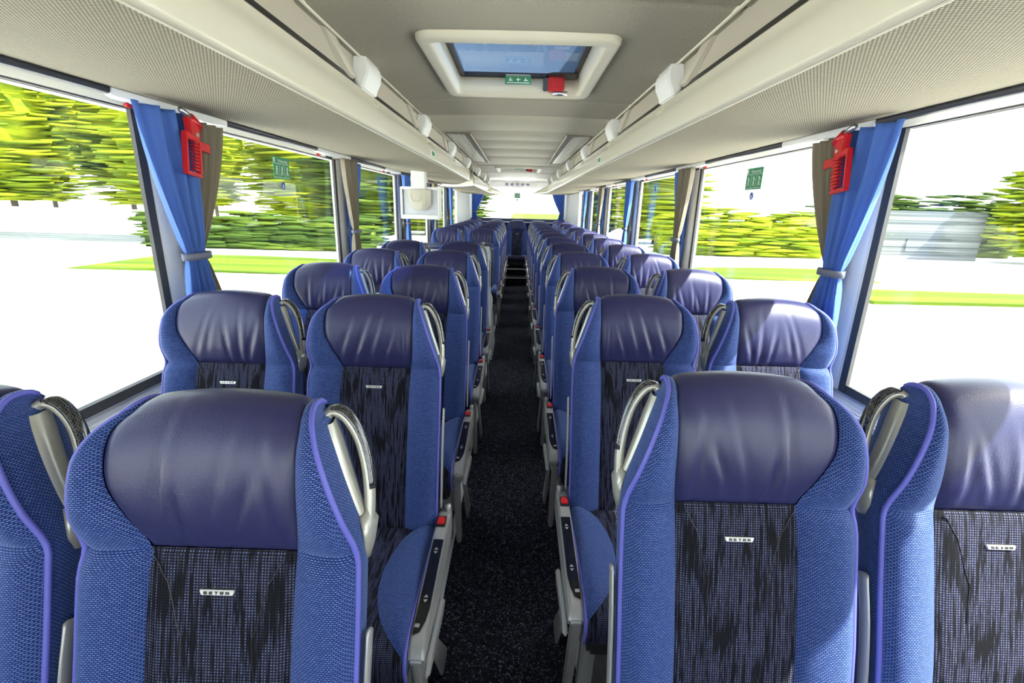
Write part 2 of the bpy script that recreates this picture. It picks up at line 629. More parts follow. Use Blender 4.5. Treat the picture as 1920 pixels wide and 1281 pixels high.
def hatch(hx0, hx1, hy0, hy1, name, label):
    root = empty(name, ((hx0 + hx1) / 2, (hy0 + hy1) / 2, 2.10))
    hw, hl = (hx1 - hx0) / 2, (hy1 - hy0) / 2
    def rr(w, l, r, n=5):
        pts = []
        for cx, cy, a0 in ((w - r, l - r, 0), (-w + r, l - r, 90), (-w + r, -l + r, 180), (w - r, -l + r, 270)):
            for k in range(n):
                a = math.radians(a0 + 90 * k / (n - 1))
                pts.append((cx + r * math.cos(a), cy + r * math.sin(a)))
        return pts
    # moulded surround as stacked loops
    loops = [(rr(hw + .050, hl + .055, .05), .012), (rr(hw + .048, hl + .053, .05), -.004), (rr(hw + .038, hl + .042, .045), -.010),
             (rr(hw + .010, hl + .010, .03), -.012), (rr(hw, hl, .02), -.004), (rr(hw - .003, hl - .004, .02), .02),
             (rr(hw - .010, hl - .012, .02), .062), (rr(hw + .05, hl + .05, .02), .07), (rr(hw + .05, hl + .05, .02), .262)]
    v, f = [], []
    for L, z in loops:
        v += [(x, y, z) for x, y in L]
    n = len(loops[0][0])
    for i in range(len(loops) - 1):
        for k in range(n):
            f.append((i * n + k, i * n + (k + 1) % n, (i + 1) * n + (k + 1) % n, (i + 1) * n + k))
    mk('surround', v, f, 'cream2', root, True)
    g = MB()
    w, l = hw + .02, hl + .02
    for a in ((-w, -hw + .03, -l, l), (hw - .03, w, -l, l), (-hw + .03, hw - .03, -l, -hl + .03), (-hw + .03, hw - .03, hl - .03, l)):
        g.box(a[0], a[1], a[2], a[3], .064, .08)
    g.build('gasket', 'black', root)
    MB().box(-w, w, -l, l, .081, .087).build('pane', 'hatch_glass', root)
    b_ = MB().prism([(hw - .05, hl - .02), (hw - .16, hl - .02), (hw - .15, hl - .10), (hw - .12, hl - .12), (hw - .02, hl - .12), (hw - .02, hl - .02)], .056, .063, 'z').build('latch_plate', 'black', root)
    hn = MB().box(hw - .145, hw - .07, hl - .075, hl - .03, .0, .058)
    hn = hn.build('release_handle', 'red', root, bevel=.006)
    MB().box(hw - .13, hw - .085, hl - .085, hl - .072, .008, .048).build('handle_recess', 'red', hn, bevel=.003)
    MB().box(hw - .165, hw - .14, hl - .07, hl - .03, .005, .052).build('handle_side', 'dark_strip', hn, bevel=.004)
    MB().tube([(hw - .12, hl - .06, -.008), (hw - .055, hl - .06, -.008)], .009, 8).build('handle_pin', 'steel', hn, smooth=True)
    sg = MB().box(-.06, .055, hl - .060, hl - .055, .026, .058).build('exit_sign', 'green', root)
    MB().box(-.057, .052, hl - .085, hl - .060, .056, .059).build('sign_bracket', 'silver', sg)
    for k in range(3):
        q = MB()
        x = -.045 + .034 * k
        q.box(x, x + .02, hl - .0608, hl - .060, .040 + .003 * (k % 2), .043 + .003 * (k % 2))
        q.box(x + .006, x + .011, hl - .0609, hl - .060, .038, .051)
        q.build('pictogram', 'white_mark', sg)
    MB().box(-.052, .048, hl - .0609, hl - .060, .030, .033).build('pictogram', 'white_mark', sg)
    tag(root, label, 'roof hatch', 'roof hatches')
    return root


hatch(*H1, 'roof_hatch', 'large cream framed roof hatch with blue glass nearest the camera')
hatch(*H2, 'roof_hatch', 'small looking far roof hatch near the rear window, seen at a flat angle')

# ceiling vents
for s, side in ((-1, 'left'), (1, 'right')):
    root = empty('air_vent', (s * .442, 4.87, 2.10))
    x0, x1, ly = -.09, .09, 1.18
    zz = -.005
    fm = MB()
    fm.box(-.095, .095, -ly, -ly + .05, zz, .006)
    fm.box(-.095, .095, ly - .05, ly, zz, .006)
    fm.box(*sorted((-s * .095, -s * .045)), -ly + .05, ly - .05, zz, .006)
    fm.box(*sorted((s * .085, s * .095)), -ly + .05, ly - .05, zz, .006)
    fm.build('frame', 'vent_frame', root, bevel=.002)
    MB().box(-.09, .09, -ly + .02, ly - .02, -.0008, .004).build('backing', 'black', root)
    MB().tube([(-s * .092, -ly, zz), (-s * .092, ly, zz)], .005, 6).build('edge_bead', 'cream', root, smooth=True)
    sl = MB().box(-.0038, .0038, -ly + .05, ly - .05, -.0035, -.001).build('slat', 'cream', root)
    for k in range(8):
        o = sl if k == 0 else sl.copy()
        if k:
            C.objects.link(o)
            o.parent = root
        o.location = (s * (-.036 + .0165 * k), 0, 0)
    tag(root, 'slatted ceiling air vent beside the %s luggage rack' % side, 'air vent', 'ceiling air vents')

# ------------------------------------------------------------------ luggage racks
FAB = [(1.19, 1.905), (1.10, 1.893), (.95, 1.879), (.80, 1.871), (.68, 1.868), (.585, 1.868), (.562, 1.869)]
CRM = [(.562, 1.8695), (.5555, 1.8705), (.551, 1.8745), (.5485, 1.882), (.5475, 1.895), (.5475, 1.915), (.548, 1.935), (.550, 1.948), (.5535, 1.958), (.5575, 1.968), (.560, 1.980), (.561, 1.992)]
TOP = [(.561, 1.992), (.567, 1.998), (.578, 2.002), (.582, 2.006), (.60, 2.006)]
BRK = [-1.4, -.25, .87, 1.97, 3.08, 4.30, 5.60, 6.95, 8.2, 9.3]


def loft(name, sections, mat, parent, s, smooth=True):
    """sections: list of (y, [(x,z)...] or [(x,y,z)...])"""
    v = []
    for y, pr in sections:
        for q in pr:
            v.append((s * q[0], y + (q[2] if len(q) > 2 else 0), q[1]))
    n = len(sections[0][1])
    return mk(name, v, grid_faces(len(sections), n, s > 0), mat, parent, smooth)


def rack(s, ya, yb, name, label, endmode, low=0., brackets=BRK):
    root = empty(name, (0, 0, 0))
    def sect(pr, y):
        out = []
        for x, z in pr:
            xx, zq, yy = x, z, 0
            if endmode == 'nose':
                k = max(0, min(1, (y - (yb - 1.1)) / 1.1))
                e = k * k * (3 - 2 * k)
                # nose: drops inward and flattens
                xx = x - .22 * e * max(0, (1.19 - x) / .63) ** 2
                zq = z - e * (.62 * max(0, z - 1.862) + .012)
            if endmode == 'sweep':
                k = max(0, min(1, (y - (yb - 1.6)) / 1.6))
                yy = -(1 - (1 - (1.19 - x) / .63) ** 2) * 0
                xx = x
            out.append((xx, zq - low, yy))
        return out
    def ylist(x):
        base = list(np.linspace(ya, yb - 1.1, 14)) + list(np.linspace(yb - 1.0, yb, 12))
        return base
    def sweep0(x):
        return 1.3 * (1 - max(0, min(1, (1.19 - x) / .63)) ** 1.2) if low else 0.
    if endmode == 'nose' and low:
        def secs(pr):
            out = []
            for y in ylist(0):
                L = sect(pr, y)
                k = 1 - min(1, (y - ya) / (yb - 1.1 - ya))
                out.append((y, [(q[0], q[1], sweep0(p0[0]) * k) for q, p0 in zip(L, pr)]))
            return out
    elif endmode == 'nose':
        secs = lambda pr: [(y, sect(pr, y)) for y in ylist(0)]
    else:
        # end swept back toward the wall: y end depends on x
        def secs(pr):
            out = []
            for k in np.linspace(0, 1, 22):
                L = []
                for x, z in pr:
                    a = max(0, min(1, (1.19 - x) / .64))
                    ye = yb - 2.1 * a ** 1.5
                    L.append((x, z, ya + (ye - ya) * k))
                out.append((0, L))
            return out
    loft('underside', secs(FAB), 'rack_fabric', root, s)
    fr_ = loft('front_rail', secs(CRM), 'cream', root, s)
    loft('rail_top', secs(TOP), 'cream2', root, s)
    yi = yb - 2.1 if endmode == 'sweep' else yb - .45
    # seam bead between weave and rail
    bead = [(s * (q[1][0][0] + .002), q[0] + (q[1][0][2] if len(q[1][0]) > 2 else 0), q[1][0][1] - .0005) for q in secs([FAB[-1]])]
    MB().tube(bead, .0022, 6).build('rail_bead', 'cream2', root, smooth=True)
    if endmode == 'sweep':
        # end wall following the sweep
        v = []
        top = 2.1
        for x, z in FAB[::1] + CRM[1:]:
            a = max(0, min(1, (1.19 - x) / .64))
            y = yb - 2.1 * a ** 1.5
            v += [(s * x, y, z), (s * (x + .01), y + .004, 2.09)]
        mk('end_cap', v, grid_faces(len(v) // 2, 2, s < 0), 'cream2', root, True)
        lip = [(s * x, yb - 2.1 * max(0, min(1, (1.19 - x) / .64)) ** 1.5, z) for x, z in FAB]
        MB().tube(lip, .006, 6).build('end_trim', 'cream', root, smooth=True)
    if low:
        v = []
        for x, z in FAB + CRM[1:] + TOP[1:3]:
            v += [(s * x, ya + sweep0(x), z - low), (s * (x + .02), ya + sweep0(x) - .03, z - low + .03), (s * (x + .03), ya + sweep0(x) + .02, 2.08)]
        mk('end_cap', v, grid_faces(len(v) // 3, 3, s > 0), 'cream2', root, True)
    # black strip painting the shade of the gap, then flap and ceiling trim
    MB().prism([(s * .585, 2.003), (s * .60, 2.003), (s * .60, 2.03), (s * .592, 2.03)], ya, yi).build('gap_shade', 'black', root)
    bs = [q for q in brackets if ya - .5 < q < yi + .3]
    edges = [ya] + [q for q in bs if ya < q < yi] + [yi]
    for a, b_ in zip(edges[:-1], edges[1:]):
        if b_ - a < .2:
            continue
        MB().prism([(s * .603, 2.012), (s * .598, 2.022), (s * .588, 2.104), (s * .61, 2.104), (s * .62, 2.012)], a + .01, b_ - .01).build('flap', 'flap', root)
        # slanting gusset behind each bracket
        yq = b_ - .09
        g = MB()
        g.add([(s * .599, yq - .30, 2.100), (s * .592, yq - .22, 2.100), (s * .60, yq - .02, 2.014), (s * .607, yq - .06, 2.012),
               (s * .575, yq - .29, 2.104), (s * .572, yq - .215, 2.104), (s * .578, yq + .0, 2.03), (s * .583, yq - .05, 2.026)],
              [(0, 1, 2, 3), (4, 7, 6, 5), (0, 4, 5, 1), (1, 5, 6, 2), (2, 6, 7, 3), (3, 7, 4, 0)])
        g.build('gusset', 'flap', root)
    MB().tube([(s * .566, ya, 2.102), (s * .566, yi + .1, 2.102)], .0065, 8).build('ceiling_trim', 'cream', root, smooth=True)
    for q in bs:
        if q > yi + .2:
            continue
        br = MB()
        P = [(.592, 2.112), (.552, 2.108), (.540, 2.096), (.534, 2.07), (.538, 2.045), (.552, 2.018), (.560, 1.992), (.575, 1.996), (.59, 2.02), (.60, 2.06)]
        br.prism([(s * x, z) for x, z in P], q - .085, q + .085)
        bo = br.build('bracket', 'white', root, bevel=.007)
        MB().prism([(s * .562, 1.992), (s * .545, 1.962), (s * .558, 1.958), (s * .575, 1.99)], q + .02, q + .085).build('bracket_foot', 'cream2', bo, bevel=.002)
    # inner box so the rack has depth
    MB().prism([(s * .61, 2.0), (s * 1.24, 2.0), (s * 1.24, 2.03), (s * .61, 2.012)], ya, yi).build('shelf', 'flap', root)
    MB().prism([(s * .60, 2.106), (s * 1.26, 2.34), (s * 1.28, 2.36), (s * .60, 2.125)], ya, 6.3 if endmode == 'sweep' else yb).build('inner_lining', 'flap', root)
    tag(root, label, 'luggage rack', 'overhead luggage racks')
    return root


rackR = rack(1, Y0, 10.55, 'luggage_rack', 'long beige overhead luggage rack above the right windows', 'nose')
rackL = rack(-1, Y0, 7.75, 'luggage_rack', 'beige overhead luggage rack above the near left windows', 'sweep')
rackL2 = rack(-1, 6.35, 10.55, 'luggage_rack', 'short beige overhead rack at the rear left beyond the monitor', 'nose', low=.028, brackets=[7.0, 8.2, 9.3])
# reading lamp units and dark channel along the window side of the racks
for s, racks, off in ((-1, ((rackL, Y0, 7.6), (rackL2, 7.6, 10.3)), 1.51), (1, ((rackR, Y0, 10.3),), 1.71)):
    for rk, ya, yb in racks:
        o = MB().prism([(s * -.018, .006), (s * -.012, -.002), (s * .004, -.004), (s * .012, .004)], ya, yb).build('dark_channel', 'dark_strip', rk)
        o.location = (s * 1.2, 0, 1.9)
    for k in range(-2, 6):
        a = off + 1.47 * k
        if a < Y0 or a > 9.7:
            continue
        rk = [q for q in racks if a < q[2]][0][0]
        P = [(s * -.022, .285 * (-1 + 2 * i / 12)) for i in range(13)]
        Q = [(s * (.045 * (1 - q * q) ** .6 + .004), .285 * q) for q in np.linspace(1, -1, 13)]
        lamp = MB().prism(P + Q, -.018, .004, 'z').build('reading_lamp_unit', 'white', rk, bevel=.003)
        lamp.location = (s * 1.2, a + .28, 1.9)
        MB().box(*sorted((s * -.012, s * .022)), -.17, .12, -.021, -.016).build('lamp_lens', 'lens', lamp)
        for dy, mt in ((-.16, 'red'), (-.02, 'black'), (.03, 'black')):
            MB().tube([(s * .028, dy - .016, -.024), (s * .028, dy + .016, -.024)], .008, 8).build('call_button', mt, lamp, smooth=True)
        MB().tube([(s * 1.188, a + .572, 1.896), (s * 1.188, a + 1.458, 1.896)], .013, 8).build('charcoal_tube', 'dark_strip', rk, smooth=True)

# green exit marks on the racks, at the row of the vents
for s, side, y in ((-1, 'left', 3.26), (1, 'right', 3.38)):
    e = empty('exit_mark', (s * .5465, y, 1.912))
    MB().box(-.0008, .0008, -.075, .075, -.019, .019).build('plate', 'white', e)
    MB().box(*sorted((-s * .0016, -s * .0006)), -.055, .055, -.013, .013).build('green_field', 'green', e)
    e.rotation_euler = (0, 0, 0)
    tag(e, 'small green and white exit mark on the %s rack rail' % side, 'sign', 'rack exit marks')

# ------------------------------------------------------------------ coach seats
PROF = [  # y, z, xo, xh, lo, lh
    (-.175, .585, -.203, .203, -.105, .105),
    (-.135, .80, -.207, .206, -.108, .108),
    (-.092, .95, -.208, .207, -.110, .110),
    (-.062, 1.05, -.208, .206, -.108, .112),
    (-.050, 1.096, -.200, .203, -.104, .115),
    (-.054, 1.15, -.205, .187, -.130, .121),
    (-.050, 1.20, -.199, .170, -.153, .122),
    (-.038, 1.25, -.186, .153, -.155, .122),
    (-.020, 1.285, -.168, .141, -.152, .122),
    (.000, 1.306, -.148, .133, -.138, .119),
    (.028, 1.315, -.134, .128, -.128, .116),
    (.060, 1.309, -.130, .126, -.125, .115),
    (.085, 1.285, -.134, .127, -.128, .115)]
NS = 73
PC = curve(PROF, NS)            # dense profile
IW = 24                          # index of the waist seam (t = 4)
arc = np.concatenate([[0], np.cumsum(np.hypot(np.diff(PC[:, 0]), np.diff(PC[:, 1])))])


def nrm(i):
    a, b = PC[max(0, i - 1)], PC[min(NS - 1, i + 1)]
    d = np.array([b[0] - a[0], b[1] - a[1]])
    d /= np.linalg.norm(d)
    return np.array([-d[1], d[0]])      # outward (front / up)


def yback(z):
    return float(np.interp(z, [.58, .8, .95, 1.1, 1.2, 1.28], [-.075, -.04, .0, .045, .07, .09]))


def crown(i, x):
    k = max(0, min(1, (i - 40) / 14))
    return -.013 * k * (x / .13) ** 2


def wing(i, x):
    """how far the cover stands forward of the centre line"""
    lo, lh, xo, xh = PC[i, 4], PC[i, 5], PC[i, 2], PC[i, 3]
    if lo <= x <= lh:
        return 0.
    q = (lo - x) / (lo - xo) if x < lo else (x - lh) / (xh - lh)
    amp = np.interp(i, [0, 20, 24, 30, 42, 50, 72], [.024, .024, .013, .018, .012, .003, 0])
    base = np.interp(i, [0, 24, 40, 72], [-.004, -.002, .0, 0])
    return amp * math.sin(min(1, q * 1.45) * math.pi / 2) * (1 if q < .72 else max(0, 1 - ((q - .72) / .28) ** 2 * .9)) + base * q


def wrinkle(x, i, seed):
    rs = np.random.RandomState(seed)
    z = PC[i, 1]
    k = 0.
    for j in range(5):
        x0 = -.085 + .042 * j + rs.uniform(-.012, .012)
        sl = rs.uniform(-.35, .1)
        z0 = 1.175 + rs.uniform(-.02, .02)
        ln = rs.uniform(.04, .07)
        am = rs.uniform(.003, .0066)
        d = x - x0 - sl * (z0 - z)
        if i < 60:
            k -= am * math.exp(-(d / .0065) ** 2) * math.exp(-((z - z0) / ln) ** 2)
            k += am * .7 * math.exp(-((d - .013) / .009) ** 2) * math.exp(-((z - z0) / ln) ** 2)
    return k


def back_patch(name, i0, i1, side, mat, parent, mir, na, puff=.006, wr=None):
    v, uv = [], []
    ni = i1 - i0 + 1
    for a in range(na):
        u = a / (na - 1)
        for i in range(i0, i1 + 1):
            y, z, xo, xh, lo, lh = PC[i]
            xa, xb = {'o': (xo, lo), 'c': (lo, lh), 'h': (lh, xh)}[side]
            x = xa + (xb - xa) * u
            t_ = (i - i0) / (ni - 1)
            e = min(u, 1 - u) * (xb - xa)
            et = (arc[i] - arc[i0]) if i0 > 0 else 1
            et = min(et, arc[i1] - arc[i]) if i1 < NS - 1 else et
            if side == 'o':
                e = (1 - u) * (xb - xa)
            if side == 'h':
                e = u * (xb - xa)
            pf = puff * (1 - math.exp(-max(0, e) / .006)) * (1 - math.exp(-max(0, et) / .006)) - puff * .8
            off = wing(i, x) + pf
            if wr is not None:
                off += wrinkle(x, i, wr)
            n_ = nrm(i)
            v.append((mir * x, y + n_[0] * off, z + n_[1] * off + crown(i, x)))
            uv.append((x + .5, arc[i]))
    return mk(name, v, grid_faces(na, ni, mir > 0), mat, parent, True, uv)


def edge_pt(i, side):
    y, z, xo, xh, lo, lh = PC[i]
    x = xo if side == 'o' else xh
    n_ = nrm(i)
    off = wing(i, x) - .002
    return np.array([x, y + n_[0] * off, z + n_[1] * off + crown(i, x)])


def seat_handle(r, mir):
    gp = curve([(.130, .050, 1.262), (.140, .060, 1.276), (.158, .066, 1.269), (.178, .064, 1.239), (.192, .054, 1.2), (.201, .038, 1.15), (.204, .015, 1.1)], 30)
    gh = MB()
    gh.tube(gp, .0145, 10, r2=.0088, ref=(0, 1, 0))
    # frame laid on the shoulder, between the piping and the rear shell
    NA = 9
    fv = []
    rows = list(range(IW + 2, 47, 2))
    for i in rows:
        e = edge_pt(i, 'h')
        zb = min(e[2], 1.28)
        yb = yback(zb)
        for k in range(NA):
            q = .46 + .40 * k / (NA - 1)
            x = e[0] * (1 + .035 * math.sin(q * math.pi) - .06 * q)
            lift = .0075 * math.sin(min(1, k / 2, (NA - 1 - k) / 2) * math.pi / 2) - .002
            fv.append((x + lift, e[1] + (yb - e[1]) * q, e[2] + (zb - e[2]) * q))
    gh.add(fv, grid_faces(len(rows), NA))
    gh.tube([(.198, .012, 1.128), (.207, .014, 1.100), (.207, .004, 1.075), (.206, -.004, 1.055)], [.020, .032, .026, .010], 12, r2=[.006, .009, .006, .003], ref=(0, 1, 0))
    gh = gh.build('grab_handle', 'handle', r, smooth=True, mirror=mir)
    gi = []
    for k in range(5, 25):
        tg = gp[k + 1] - gp[k - 1]
        n_ = np.array([-tg[2], 0, tg[0]])
        n_ = -n_ / np.linalg.norm(n_)
        n_ = n_ if n_[0] > 0 or n_[2] > 0 else -n_
        gi.append(gp[k] + n_ * .0042)
    MB().tube(gi, .0125, 10, r2=.0072, ref=(0, 1, 0)).build('grip_insert', 'carbon', gh, smooth=True, mirror=mir)
    # folded armrest beside the backrest
    ap = curve([(.218, -.055, .965), (.219, -.062, .95), (.219, -.088, .88), (.219, -.115, .78), (.219, -.132, .70), (.219, -.14, .655)], 14)
    MB().tube(ap, [.008] + [.014] * 12 + [.012], 8, r2=[.003] + [.0042] * 12 + [.003], ref=(0, 1, 0)).build('folded_armrest', 'silver', r, smooth=True, mirror=mir)


def seat_meshes(mir, leather_seed, aisle, lod, bench=False):
    """one complete seat under an Empty; +x is the handle side before mirroring"""
    r = empty('coach_seat')
    back_patch('side_bolster', 0, IW, 'o', 'mesh_blue', r, mir, 9)
    back_patch('side_bolster', 0, IW, 'h', 'mesh_blue', r, mir, 9)
    back_patch('head_wing', IW, NS - 1, 'o', 'mesh_blue', r, mir, 9)
    back_patch('head_wing', IW, NS - 1, 'h', 'mesh_blue', r, mir, 9)
    cp = back_patch('centre_panel', 0, IW, 'c', 'stripe', r, mir, 13)
    tag(cp, 'dark striped centre panel')
    hp = back_patch('headrest', IW, NS - 1, 'c', 'leather', r, mir, 41, .009, leather_seed)
    tag(hp, 'navy leather headrest')
    # V-shaped seams on the centre panel
    for sx in (-1, 1):
        P = []
        for k in range(9):
            q = k / 8
            i = int(IW - 1 - q * 13)
            x = sx * (.098 - .045 * min(1, q * 1.35) - .0 * q) if q < .75 else sx * (.0525 + .006 * (q - .75) / .25)
            P.append((x, PC[i, 0] - .0015, PC[i, 1]))
        if not lod:
            MB().tube(P, .0010, 5).build('seam', 'black', cp, smooth=True, mirror=mir)
    # badge
    ib = IW - 7
    bd = MB().prism([(-.026, .0038), (.026, .0038), (.0235, -.0038), (-.0235, -.0038)], -.0045, 0).build('badge', 'badge', cp, bevel=.0008)
    ang = math.atan2(nrm(ib)[1], -nrm(ib)[0])
    bd.location = (0, PC[ib, 0] - .0005, PC[ib, 1])
    bd.rotation_euler = (-ang, 0, 0)
    if not lod:
        q = MB()
        for L in letters('SETRA', .0052, .0040, .0030, .0012):
            q.add(L.v, L.f)
        # lettering lies on the badge: joined to it as print
        lt = q.build('badge_lettering', 'letter', cp)
        lt.location = (0, PC[ib, 0] - .0005 - .0044 * math.cos(ang), PC[ib, 1] + .0044 * math.sin(ang))
        lt.rotation_euler = (-ang, 0, 0)
    # sides and rear shell
    v, uv, f = [], [], []
    K = list(range(0, NS, 2))
    for i in K:
        for sd_, sg in (('o', 0), ('h', 1)):
            e = edge_pt(i, sd_)
            yb = yback(min(e[2], 1.28))
            zb = min(e[2], 1.28)
            if i > 48:
                zb = min(e[2] - .006, 1.27)
                yb = max(yback(zb), e[1] - .004)
            for k in range(5):
                q = k / 4
                x = e[0] * (1 + .035 * math.sin(q * math.pi) - .06 * q)
                v.append((mir * x, e[1] + (yb - e[1]) * q, e[2] + (zb - e[2]) * q))
                uv.append((q * .1, arc[i]))
    for j in range(len(K) - 1):
        for sg in (0, 1):
            b0, b1 = j * 10 + sg * 5, (j + 1) * 10 + sg * 5
            for k in range(4):
                q = (b0 + k, b0 + k + 1, b1 + k + 1, b1 + k)
                f.append(q if (sg == 1) == (mir > 0) else q[::-1])
        f.append((j * 10 + 4, j * 10 + 9, (j + 1) * 10 + 9, (j + 1) * 10 + 4)[::(-1 if mir > 0 else 1)])
    mk('back_shell', v, f, 'mesh_blue', r, True, uv)
    # piping, down each side and over the top corner
    for sd_ in ('o', 'h'):
        P = [edge_pt(i, sd_) for i in range(0, NS - 4, 2)]
        P = [(q[0] * 1.008, q[1] - .001, q[2]) for q in P]
        MB().tube(P, .0047, 7).build('piping', 'piping', r, smooth=True, mirror=mir)
    if not bench:
        seat_handle(r, mir)
    # cushion
    CP = curve([(-.165, .592, .17), (-.20, .604, .135), (-.27, .603, .105), (-.36, .604, .092), (-.45, .609, .100), (-.53, .611, .128), (-.585, .600, .168), (-.61, .577, .199), (-.617, .545, .203), (-.610, .505, .203)], 37)
    ca = np.concatenate([[0], np.cumsum(np.hypot(np.diff(CP[:, 0]), np.diff(CP[:, 1])))])
    def cpt(k, x, edge=.206):
        q = abs(x) / edge
        b_ = CP[k, 2]
        h = 0
        if abs(x) > b_:
            w_ = (abs(x) - b_) / max(.004, edge - b_)
            h = .020 * math.sin(min(1, w_ * 1.5) * math.pi / 2) * (1 if w_ < .7 else 1 - ((w_ - .7) / .3) ** 2) * min(1, (edge - b_) / .06)
        return (mir * x, CP[k, 0] - .018 * math.cos(min(1, q) * math.pi / 2) * (k / 36) ** 2, CP[k, 1] + h - .006 * (q ** 6))
    def cushion_patch(name, fa, fb, k0, k1, na, mat, par, rev=False):
        v, uv = [], []
        for a in range(na):
            for k in range(k0, k1 + 1):
                x = fa(k) + (fb(k) - fa(k)) * a / (na - 1)
                v.append(cpt(k, x))
                uv.append((x + .5, -ca[k]))
        return mk(name, v, grid_faces(na, k1 - k0 + 1, mir < 0), mat, par, True, uv)
    cu = cushion_patch('seat_cushion', lambda k: -CP[k, 2], lambda k: CP[k, 2], 0, 36, 13, 'stripe', r)
    cushion_patch('cushion_bolster', lambda k: -.206, lambda k: -CP[k, 2], 0, 36, 8, 'mesh_blue', cu)
    cushion_patch('cushion_bolster', lambda k: CP[k, 2], lambda k: .206, 0, 36, 8, 'mesh_blue', cu)
    for sx in (-1, 1):
        P = [cpt(k, sx * .206) for k in range(0, 37, 2)]
        MB().tube(P, .0048, 7).build('cushion_piping', 'piping', cu, smooth=True)
    for sx in (-1, 1):
        P = [cpt(k, sx * .206) for k in range(0, 37, 3)]
        v = []
        for q in P:
            v += [q, (q[0] * .985, q[1], .50)]
        mk('cushion_side', v, grid_faces(len(P), 2, sx * mir > 0), 'mesh_blue', cu, False, [(q[1], q[2]) for q in v])
    MB().box(-.195, .195, -.60, -.17, .44, .505).build('seat_pan', 'black', r, bevel=.01, mirror=mir)
    # legs
    for sx in (-1, 1):
        P = [(sx * .165 - .022, -.50), (sx * .165 + .022, -.50), (sx * .165 + .022, -.46), (sx * .165 - .022, -.46)]
        g = MB()
        g.add([(a, b_ + .04, .13) for a, b_ in P] + [(a, b_, .45) for a, b_ in P], [(0, 1, 2, 3), (4, 7, 6, 5), (0, 4, 5, 1), (1, 5, 6, 2), (2, 6, 7, 3), (3, 7, 4, 0)])
        g.build('leg', 'silver', r, bevel=.006, mirror=mir)
    MB().prism([(-.50, .42), (-.44, .42), (-.16, .13), (-.24, .13)], .15, .18, 'x').build('rear_strut', 'silver', r, bevel=.005, mirror=mir)
    if aisle:
        # side console with belt buckle and seat controls
        P = [(-.11, .625), (-.145, .638), (-.24, .634), (-.56, .604), (-.595, .59), (-.61, .565), (-.60, .54), (-.56, .52), (-.14, .54), (-.11, .56)]
        co = MB().prism(P, .211, .250, 'x').build('side_console', 'silver', r, bevel=.006, mirror=mir)
        sl = math.atan2(.030, .32)
        cpn = MB().prism([(.216, -.27), (.246, -.27), (.246, -.50), (.242, -.535), (.233, -.565), (.216, -.575)], -.002, .004, 'z').build('control_panel', 'gloss_black', co, bevel=.0012, mirror=mir)
        cpn.location = (0, 0, .6318 + .27 * math.tan(-sl) + .0255)
        cpn.location = (0, .0, .6565)
        cpn.rotation_euler = (math.atan(.0937), 0, 0)
        bk = MB().box(.2135, .242, -.215, -.170, .632, .644).build('belt_buckle', 'black', co, bevel=.002, mirror=mir)
        MB().box(.2165, .240, -.213, -.180, .640, .648).build('buckle_button', 'red', bk, bevel=.002, mirror=mir)
        if not lod:
            for yy in (-.315, -.475):
                q = MB()
                for d in (-1, 1):
                    q.add([(.225, yy + d * .003, .0046), (.237, yy + d * .003, .0046), (.231, yy + d * .012, .0046)], [(0, 1, 2)])
                    q.add([(.228, yy + d * .0045, .0049), (.234, yy + d * .0045, .0049), (.231, yy + d * .0085, .0049)], [(0, 2, 1)])
                a = q.build('control_mark', 'grey_mark', cpn, mirror=mir)
            MB().box(.218, .230, -.556, -.546, .0038, .0052).build('control_key', 'silver', cpn, bevel=.0006, mirror=mir)
        MB().tube(curve([(.236, -.12, .56), (.240, -.13, .625), (.238, -.125, .655)], 6), .010, 8).build('belt_stalk', 'silver', co, smooth=True, mirror=mir)
        MB().prism([(-.62, .53), (-.60, .515), (-.40, .49), (-.36, .50), (-.38, .53), (-.58, .55)], .251, .264, 'x').build('foot_lever', 'silver', co, bevel=.004, mirror=mir)
        MB().prism([(-.56, .52), (-.50, .52), (-.42, .13), (-.47, .13)], .205, .228, 'x').build('leg_cover', 'silver', r, bevel=.006, mirror=mir)
        MB().prism([(-.50, .50), (-.46, .50), (-.20, .14), (-.30, .14)], .232, .242, 'x').build('side_brace', 'silver', r, bevel=.003, mirror=mir)
    return r


def copy_tree(o, parent=None):
    c = o.copy()
    C.objects.link(c)
    c.parent = parent
    for ch in o.children:
        copy_tree(ch, c)
    return c


XA, XW = .427, .892
PROTO = {}
seedn = [0]


def seat(x, T, mir, aisle, lod, label, group, var, bench=False):
    k = (mir, aisle, lod, var, bench)
    if k not in PROTO:
        PROTO[k] = seat_meshes(mir, 3 + var * 7 + (1 if aisle else 0), aisle, lod, bench)
        o = PROTO[k]
    else:
        o = copy_tree(PROTO[k])
    o.location = (x, T, 0)
    tag(o, label, 'coach seat', group)
    return o


def words(side, aisle, row):
    return 'blue coach seat %s of the aisle, %s place, %s row from the camera' % (
        side, 'aisle' if aisle else 'window', NOW[row])


